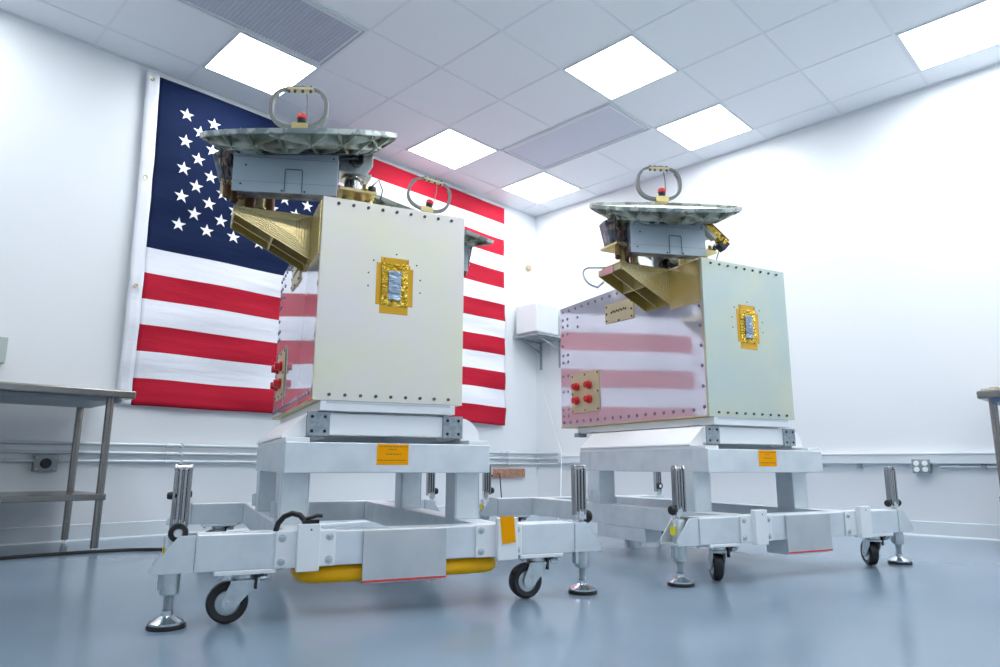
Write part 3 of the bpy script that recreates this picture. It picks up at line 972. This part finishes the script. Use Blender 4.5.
def instrument(t, sx, yoff, n, k):
    """dish on its gimbal with the electronics box and gold gusset bracket. sx=1 hangs on the left side, sx=-1 its mirror twin"""
    def X(x):
        return x * sx
    # mirror matrix on x then shift in y
    MI = Matrix.Translation((0, yoff, 0)) @ Matrix.Scale(sx, 4, (1, 0, 0)) if sx < 0 else Matrix.Identity(4)

    def put(mb, name, mt, parent, **kw):
        return mb.build(name, mt, parent, mtx=MI, **kw)
    # --- gold gusset bracket
    ya, yb = 0.235, 0.432
    xi, xo = -0.2890, -0.600
    pr = [(xi, 1.482), (xo, 1.478), (xo, 1.447), (xi, 1.290)]
    br = put(MB().prism(pr, 'y', ya, ya + 0.007), 'gusset_bracket', M['goldrib'], t)
    lab(br, 'gold ribbed gusset bracket bolted to the side')
    # nested ridges on the front face
    q = MB()
    for s_ in range(1, 7):
        f0 = s_ / 8.0
        zz = lambda x: 1.447 + (x - xo) / (xi - xo) * (1.290 - 1.447)
        cxp, czp = -0.40, 1.435
        o = [(p[0] + (cxp - p[0]) * f0 * 0.8, p[1] + (czp - p[1]) * f0 * 0.8) for p in pr]
        for a, c in zip(o, o[1:] + o[:1]):
            q.tube([(a[0], ya - 0.0005, a[1]), (c[0], ya - 0.0005, c[1])], 0.0012, 4)
    put(q, 'ridge', M['goldrib'], br)
    put(MB().prism(pr, 'y', yb - 0.005, yb), 'back_web', M['goldin'], br)
    put(MB().box(xo, xi, ya + 0.005, yb - 0.005, 1.472, 1.478), 'top_web', M['goldin'], br)
    put(MB().box(xo, xo + 0.005, ya + 0.005, yb - 0.005, 1.447, 1.472), 'end_web', M['tan'], br)
    put(MB().box(xi - 0.006, xi, ya + 0.005, yb - 0.005, 1.290, 1.472), 'inner_web', M['goldin'], br)
    ym = (ya + yb) / 2
    put(MB().prism([(xi - 0.006, 1.472), (xo + 0.005, 1.472), (xo + 0.005, 1.447), (xi - 0.006, 1.293)], 'y', ym - 0.003, ym + 0.003), 'mid_web', M['gold'], br)
    for fx in (0.5,):
        xm = xo + (xi - xo) * fx
        zm = 1.447 + fx * (1.290 - 1.447)
        for (p, r_) in ((ya + 0.005, ym - 0.003), (ym + 0.003, yb - 0.007)):
            put(MB().box(xm - 0.003, xm + 0.003, p, r_, zm + 0.002, 1.472), 'cross_web', M['gold'], br)
    # flange plate with vertical ridges on the body side
    fg = put(MB().box(-0.2965, -0.2885, 0.022, ya, 1.262, 1.474), 'flange_plate', M['goldrib'], t)
    q = MB()
    for s_ in range(11):
        y = 0.034 + s_ * 0.0185
        q.box(-0.2975, -0.2965, y, y + 0.009, 1.270, 1.466)
    put(q, 'ridge', M['goldrib'], fg)
    # --- base deck and legs between bracket and electronics box
    legs = MB()
    bp = put(MB().box(-0.600, -0.44, 0.25, 0.40, 1.4785, 1.484), 'deck_plate', M['goldin'], t)
    put(MB().box(-0.26, -0.03, 0.16, 0.34, 1.4845, 1.496), 'deck_plate', M['gold'], t)
    for (x, y, r_, m_) in ((-0.575, 0.22, 0.014, 'gold'), (-0.54, 0.24, 0.022, 'brown'), (-0.50, 0.21, 0.016, 'gold'), (-0.46, 0.27, 0.02, 'brown'),
                           (-0.21, 0.22, 0.016, 'gold'), (-0.16, 0.20, 0.026, 'gold'), (-0.11, 0.24, 0.018, 'brown'), (-0.07, 0.20, 0.016, 'gold')):
        put(MB().lathe([(r_ * 1.4, 0), (r_ * 1.4, 0.006), (r_, 0.008), (r_, 0.075), (r_ * 1.3, 0.077), (r_ * 1.3, 0.085), (0, 0.085)], (x, y + (0.04 if x < -0.4 else 0), 1.496 if x > -0.4 else 1.482), (0, 0, 1), 14), 'support_post', M[m_], t, smooth=True)
    put(MB().box(-0.245, -0.195, 0.16, 0.20, 1.4965, 1.56), 'connector_block', M['goldin'], t, bevel=0.002)
    # --- electronics box
    ang = -0.287
    BM = MI @ Matrix.Translation((-0.4270, 0.079, 0)) @ Matrix.Rotation(ang, 4, 'Z')
    eb = MB().box(-0.19, 0.19, 0.004, 0.11, 1.515, 1.655).build('electronics_box', M['mli'], t, bevel=0.003, mtx=BM)
    fp = MB().box(-0.198, 0.198, -0.004, 0.003, 1.500, 1.668).build('cover_panel', M['blue'], t, bevel=0.001, mtx=BM)
    lab(fp, 'blue grey cover panel of the electronics box')
    q = MB()
    q.box(-0.196, 0.196, -0.0048, -0.0040, 1.6395, 1.6405)
    q.box(-0.196, 0.196, -0.0048, -0.0040, 1.5395, 1.5402)
    q.build('scored_line', M['line'], fp, mtx=BM)
    MB().tube([(-0.0, -0.012, 1.500), (-0.0, -0.012, 1.590), (0.002, -0.012, 1.594), (0.062, -0.012, 1.594), (0.064, -0.012, 1.590), (0.066, -0.012, 1.500)], 0.0022, 6).build('wire_loop', M['line'], fp, mtx=BM)
    for (x, z) in ((-0.165, 1.528), (-0.15, 1.605), (-0.01, 1.507), (0.075, 1.507), (0.18, 1.65), (-0.18, 1.655)):
        MB().cyl((x, -0.004, z), (x, -0.0065, z), 0.004, 8).build('screw', M['bolt'], fp, mtx=BM)
    # --- gimbal body under the dish
    g1 = put(MB().box(-0.56, -0.20, 0.15, 0.30, 1.655, 1.690), 'gimbal_deck', M['mli'], t, bevel=0.006)
    put(MB().lathe([(0.10, 1.655), (0.12, 1.68), (0.13, 1.72), (0.08, 1.75), (0, 1.75)], (-0.37, 0.21, 0), (0, 0, 1), 20), 'gimbal_motor', M['dark'], t, smooth=True)
    # blanketed box to the left and its gold hardware
    LB = MI @ Matrix.Translation((-0.60, 0.27, 1.64)) @ Matrix.Rotation(R(-16), 4, 'Y') @ Matrix.Rotation(R(-20), 4, 'Z')
    MB().box(-0.065, 0.07, -0.05, 0.05, -0.055, 0.07).build('blanket_box', M['mli'], t, bevel=0.006, mtx=LB)
    q = MB()
    q.box(-0.045, -0.020, -0.056, -0.048, 0.012, 0.040)
    q.box(0.012, 0.034, -0.056, -0.048, 0.0, 0.062)
    q.box(-0.05, 0.05, -0.057, -0.049, 0.056, 0.064)
    q.build('clip', M['gold'], t, mtx=LB)
    put(MB().box(-0.655, -0.53, 0.20, 0.34, 1.555, 1.568), 'side_deck', M['gold'], t, bevel=0.002)
    for (x, y) in ((-0.63, 0.22), (-0.60, 0.26), (-0.575, 0.21)):
        put(MB().lathe([(0.012, 0), (0.016, 0.004), (0.016, 0.05), (0.010, 0.054), (0, 0.054)], (x, y, 1.500), (0, 0, 1), 12), 'actuator', M['brown'], t, smooth=True)
    put(MB().lathe([(0, 0), (0.013, 0), (0.016, 0.008), (0.01, 0.016), (0, 0.018)], (-0.635, 0.24, 1.568), (0, 0, 1), 12), 'connector', M['dark'], t, smooth=True)
    # right-hand yoke: pale bracket, black motor bore, stacked collars
    yk = MB()
    yk.prism([(-0.215, 1.655), (-0.10, 1.655), (-0.075, 1.70), (-0.075, 1.765), (-0.10, 1.775), (-0.215, 1.735)], 'y', 0.13, 0.145)
    yk.box(-0.215, -0.075, 0.145, 0.25, 1.655, 1.668)
    put(yk, 'yoke', M['zinc'], t, bevel=0.002)
    put(MB().lathe([(0, 0), (0.026, 0), (0.028, 0.004), (0.028, 0.03), (0.022, 0.034), (0, 0.028)], (-0.145, 0.130, 1.708), (0, -1, 0), 20), 'motor_bore', M['black'], t, smooth=True)
    put(MB().lathe([(0.045, 1.585), (0.045, 1.600), (0.034, 1.603), (0.034, 1.640), (0.048, 1.643), (0.048, 1.655), (0, 1.656)], (-0.145, 0.19, 0), (0, 0, 1), 22), 'bearing_collar', M['crank'], t, smooth=True)
    put(MB().box(-0.21, -0.055, 0.12, 0.25, 1.572, 1.586), 'yoke_plate', M['gold'], t, bevel=0.002)
    put(MB().lathe([(0.011, 0), (0.017, 0.002), (0.017, 0.018), (0.010, 0.022), (0, 0.022)], (-0.075, 0.13, 1.586), (0, 0, 1), 12), 'connector', M['dark'], t, smooth=True)
    put(MB().lathe([(0.009, 0), (0.012, 0.002), (0.012, 0.020), (0.006, 0.024), (0, 0.024)], (-0.105, 0.12, 1.586), (0, 0, 1), 12), 'connector', M['gold'], t, smooth=True)
    put(MB().tube([(-0.075, 0.13, 1.61), (-0.05, 0.12, 1.64), (-0.03, 0.13, 1.60), (-0.035, 0.15, 1.55), (-0.05, 0.17, 1.49)], 0.0028, 6), 'lead', M['dark'], t, smooth=True)
    rd = random.Random(11)
    # cable bundles
    for q in range(7):
        p0 = Vector((-0.64 + rd.uniform(-0.02, 0.03), 0.20 + rd.uniform(-0.02, 0.06), 1.53 + rd.uniform(0, 0.04)))
        pts = [p0 + Vector((rd.uniform(-0.02, 0.02), rd.uniform(-0.02, 0.02), s_ * 0.045)) for s_ in range(5)]
        put(MB().tube(pts, 0.003, 5), 'lead', M[('copperw', 'dark', 'mli', 'copperw', 'bolt', 'dark', 'pink')[q]], t, smooth=True)
    for q in range(4):
        pts = [(-0.60 + 0.45 * s_ / 8, 0.13 - 0.05 * s_ / 8 - 0.012 * (q % 2), 1.69 + 0.012 * q + 0.012 * sin(s_ * 0.9 + q)) for s_ in range(9)]
        put(MB().tube(pts, 0.006, 6), 'harness', M[('dark', 'mli', 'brown', 'dark')[q]], t, smooth=True)
    if k == 2 and sx > 0:
        # foil-wrapped arm slanting down past the right end of the cover panel
        AM = Matrix.Translation((-0.205, 0.045, 1.665)) @ Matrix.Rotation(R(-16), 4, 'Z') @ Matrix.Rotation(R(42), 4, 'Y')
        q = MB()
        rr_ = random.Random(5)
        for s_ in range(9):
            x = -0.03 + s_ * 0.017
            a_ = rr_.uniform(0.010, 0.018)
            q.box(x, x + 0.022, -0.025 - a_ * 0.3, 0.02, -a_, a_)
        ar = q.build('foil_arm', M['crinkle'], t, bevel=0.003, mtx=AM)
        MB().box(-0.04, 0.13, -0.028, 0.01, 0.018, 0.026).build('arm_strip', M['brown'], ar, mtx=AM)
        MB().box(-0.06, 0.07, -0.034, 0.01, -0.030, -0.016).build('arm_bracket', M['zinc'], ar, mtx=AM)
        MB().box(0.10, 0.145, -0.03, 0.02, -0.035, 0.012).build('dark_block', M['dark'], ar, bevel=0.003, mtx=AM)
        put(MB().tube([(-0.17, 0.03, 1.60), (-0.15, 0.0, 1.62), (-0.12, 0.0, 1.60), (-0.12, 0.01, 1.57), (-0.15, 0.02, 1.555), (-0.17, 0.03, 1.57)], 0.0025, 6), 'lead', M['dark'], t, smooth=True)
    if sx > 0:
        pts = [(-0.66 - 0.06 * cos(R(a)), 0.40 + 0.02 * sin(R(a)), 1.43 + 0.055 * sin(R(a))) for a in range(85, -100, -15)]
        pts = [(-0.59, 0.36, 1.482)] + pts + [(-0.62, 0.42, 1.385), (-0.575, 0.425, 1.42)]
        if k == 2:
            put(MB().tube(pts, 0.0055, 8), 'loop_cable', M['conduit'], t, smooth=True)
        if k == 2:
            put(MB().box(-0.606, -0.6005, 0.30, 0.40, 1.44, 1.476), 'pink_reflection', M['pink'], t, bevel=0.002)  # thin sheet painting a pink reflection on the bracket's outer end
    # --- dish and feed
    c = MI @ Vector((-0.362, 0.178, 1.795))
    if sx < 0:
        c = c + Vector((0.03, 0, 0.0))
    dish(t, c, n, (0.926 * sx, -0.378 * sx, 0) if sx > 0 else (0.926, 0.3, -0.1), 'round reflector dish with ribbed underside')
    cc = MI @ Vector((-0.382, 0.182, 1.838 - 0.012))
    ring_feed(t, cc + (Vector((0, 0, 0)) if sx > 0 else Vector((0.0, -0.0, 0.0))), R(-22) if sx > 0 else R(-12), sx, 0 if sx > 0 else R(13))


def make_satellite(k, loc, rz, label):
    t = empty('satellite', loc, rz)
    tag(t, label, 'satellite', 'boxy satellites on carts')
    PM = M['plate1'] if k == 1 else M['plate2']
    # body and panels
    MB().box(-PW + 0.006, PW - 0.006, 0.009, D - 0.006, PZ0 + 0.004, PZ1 - 0.006).build('body', M['goldin'], t)
    fp = MB().box(-PW - 0.003, PW + 0.003, 0.0, 0.008, PZ0 - 0.001, PZ1).build('front_panel', PM, t, bevel=0.001)
    lab(fp, 'pale iridescent bolted front panel')
    sp = []
    for s_ in (-1, 1):
        lo, hi = sorted((s_ * (PW - 0.006), s_ * PW))
        sp.append(MB().box(lo, hi, 0.010, D, PZ0 + 0.006, PZ1 - 0.004).build('side_panel', M['side'], t))
    lab(sp[0], 'shiny side panel mirroring the flag stripes')
    MB().box(-PW + 0.006, PW - 0.006, 0.010, D, PZ1 - 0.005, PZ1 - 0.002).build('top_panel', PM, t)
    MB().box(-PW + 0.006, PW - 0.006, D - 0.006, D, PZ0 + 0.004, PZ1 - 0.006).build('rear_panel', PM, t)
    eg = MB()
    for s_ in (-1, 1):
        lo, hi = sorted((s_ * (PW - 0.004), s_ * (PW + 0.004)))
        eg.box(lo, hi, 0.008, 0.013, PZ0, PZ1 - 0.001)
        eg.box(lo, hi, 0.013, D, PZ0, PZ0 + 0.006)
    eg.box(-PW, PW, 0.008, D, PZ0 - 0.0005, PZ0 + 0.004)
    lab(eg.build('edge_strip', M['gold'], t), 'gold edge strips')
    # front bolts
    b0 = bolt_at(fp, (-0.232, 0, PZ1 - 0.022), (0, -1, 0), 0.0062, 0.007)
    pl = []
    for i in range(9):
        x = -0.232 + 0.058 * i
        if i:
            pl.append((x, 0, PZ1 - 0.022))
        pl.append((x, 0, PZ0 + 0.020))
    copies(b0, fp, pl)
    # side bolts
    b1 = bolt_at(sp[0], (-PW, 0.034, PZ1 - 0.04), (-1, 0, 0), 0.0095, 0.004, M['sbolt'])
    pl = []
    for i in range(1, 8):
        pl.append((-PW, 0.034, PZ1 - 0.04 - i * 0.0995))
    for i in range(1, 18):
        pl.append((-PW, 0.034 + (D - 0.066) * i / 17.0, PZ0 + 0.036))
    for i in range(4, 18):
        y = 0.034 + (D - 0.066) * i / 17.0
        if not (0.22 < y < 0.45):
            pl.append((-PW, y, PZ1 - 0.032))
    for z in (0.775, 0.815, 0.93, 1.03, 1.12, 1.165, 1.23, 1.30, 1.355, 1.40):
        pl.append((-PW, D - 0.030, z))
        if z not in (1.23,):
            pl.append((-PW, D - 0.085, z))
    pl += [(-PW, 1.10, 1.39), (-PW, 1.10, 1.33), (-PW, 0.45, 1.455), (-PW, 0.16, 1.478 - 0.008), (-PW, 0.10, 1.478 - 0.008)]
    copies(b1, sp[0], pl)
    # plug panel with four red caps
    MB().box(-PW - 0.0015, -PW, 0.90, D - 0.01, 0.735, 1.045).build('grey_doubler', M['side'], t)
    pp = MB().box(-PW - 0.007, -PW - 0.0015, 0.875, 1.172, 0.786, 1.030).build('plug_panel', M['tan'], t, bevel=0.001)
    for (y, z) in ((0.975, 0.948), (1.106, 0.948), (0.975, 0.862), (1.106, 0.862)):
        rc = MB().lathe([(0.024, 0), (0.026, 0.004), (0.026, 0.012), (0.020, 0.015), (0.019, 0.034), (0, 0.036)], (-PW - 0.007, y, z), (-1, 0, 0), 18).build('red_cap', M['red'], pp, smooth=True)
    b2 = bolt_at(pp, (-PW - 0.007, 0.89, 0.80), (-1, 0, 0), 0.006, 0.004)
    copies(b2, pp, [(-PW - 0.007, y, z) for y in (0.89, 1.023, 1.157) for z in (0.80, 0.905, 1.015) if (y, z) not in ((0.89, 0.80), (1.023, 0.905))])
    # small slotted plate
    q = MB().prism([(0.536, 1.278), (0.80, 1.290), (0.80, 1.402), (0.536, 1.394)], 'x', -PW - 0.006, -PW).build('slotted_plate', M['tan'], t)
    zz = MB()
    for i in range(9):
        y = 0.60 + i * 0.0165
        zz.box(-PW - 0.0075, -PW - 0.006, y, y + 0.010, 1.340 + 0.005 * (i % 2), 1.352 + 0.005 * (i % 2))
    zz.build('slot_row', M['black'], q)
    b3 = bolt_at(q, (-PW - 0.006, 0.552, 1.293), (-1, 0, 0), 0.0065, 0.004)
    copies(b3, q, [(-PW - 0.006, y, z) for (y, z) in ((0.552, 1.38), (0.785, 1.303), (0.785, 1.388), (0.67, 1.29), (0.785, 1.345), (0.552, 1.335))])
    # taped window on the front panel
    dx = 0.0 if k == 1 else 0.0
    tw = MB()
    tw.box(-0.058, 0.056, -0.0012, 0.0, 1.044, 1.270)
    tw.box(-0.074, 0.062, -0.0012, 0.0, 1.078, 1.246)
    tw.box(0.030, 0.074, -0.0020, -0.0008, 1.078, 1.232)
    to = tw.build('orange_tape', M['kapton'], fp)
    lab(to, 'orange tape strips around the window')
    b_ = bmesh.new()
    rd = random.Random(3 + k)
    nx, nz = 26, 40
    gr = [[b_.verts.new((-0.053 + 0.106 * i / nx, -0.003 - (0.004 * rd.random() if 0 < i < nx and 0 < j < nz else 0), 1.074 + 0.174 * j / nz)) for i in range(nx + 1)] for j in range(nz + 1)]
    for j in range(nz):
        for i in range(nx):
            b_.faces.new([gr[j][i], gr[j + 1][i], gr[j + 1][i + 1], gr[j][i + 1]])
    mb = MB(); mb.b.free(); mb.b = b_
    lab(mb.build('film_window', M['crinkle'], fp), 'crinkled gold film')
    b_ = bmesh.new()
    nx, nz = 8, 18
    gr = [[b_.verts.new((-0.026 + 0.050 * i / nx, -0.0085 - 0.004 * rd.random(), 1.098 + 0.118 * j / nz)) for i in range(nx + 1)] for j in range(nz + 1)]
    for j in range(nz):
        for i in range(nx):
            b_.faces.new([gr[j][i], gr[j + 1][i], gr[j + 1][i + 1], gr[j][i + 1]])
    mb = MB(); mb.b.free(); mb.b = b_
    lab(mb.build('foil_patch', M['foil'], fp, smooth=True), 'silver foil patch')
    h0 = bolt_at(fp, (0.004, 0, 1.287), (0, -1, 0), 0.0035, 0.002, M['bolt'], 'stud')
    copies(h0, fp, [(-0.087, 0, 1.252), (0.088, 0, 1.252), (-0.105, 0, 1.200), (0.104, 0, 1.192), (-0.105, 0, 1.148), (0.104, 0, 1.140), (-0.044, -0.001, 1.262), (0.048, -0.001, 1.258)])
    nn = (-0.178, -0.365, 0.914)
    instrument(t, 1, 0, nn, k)
    instrument(t, -1, 0.655, (0.206, -0.42, 0.884), k)
    return t


P1, A1 = (1.5554, 2.1175, 0), R(-21.087)
P2, A2 = (3.2815, 1.4788, 0), R(-17.969)
make_cart(1, P1, A1, 'left aluminium cart with yellow bumper tube and black strap handle', (0.0, 0.0))
make_adapter(1, P1, A1, 'white mounting frame on top of the left cart')
make_satellite(1, P1, A1, 'left satellite, nearer the flag, with pale cream front panel')
make_cart(2, P2, A2, 'right aluminium cart without any yellow bumper', (R(238), R(238)))
make_adapter(2, P2, A2, 'white mounting frame on top of the right cart')
make_satellite(2, P2, A2, 'right satellite with greenish front panel and long shiny side')
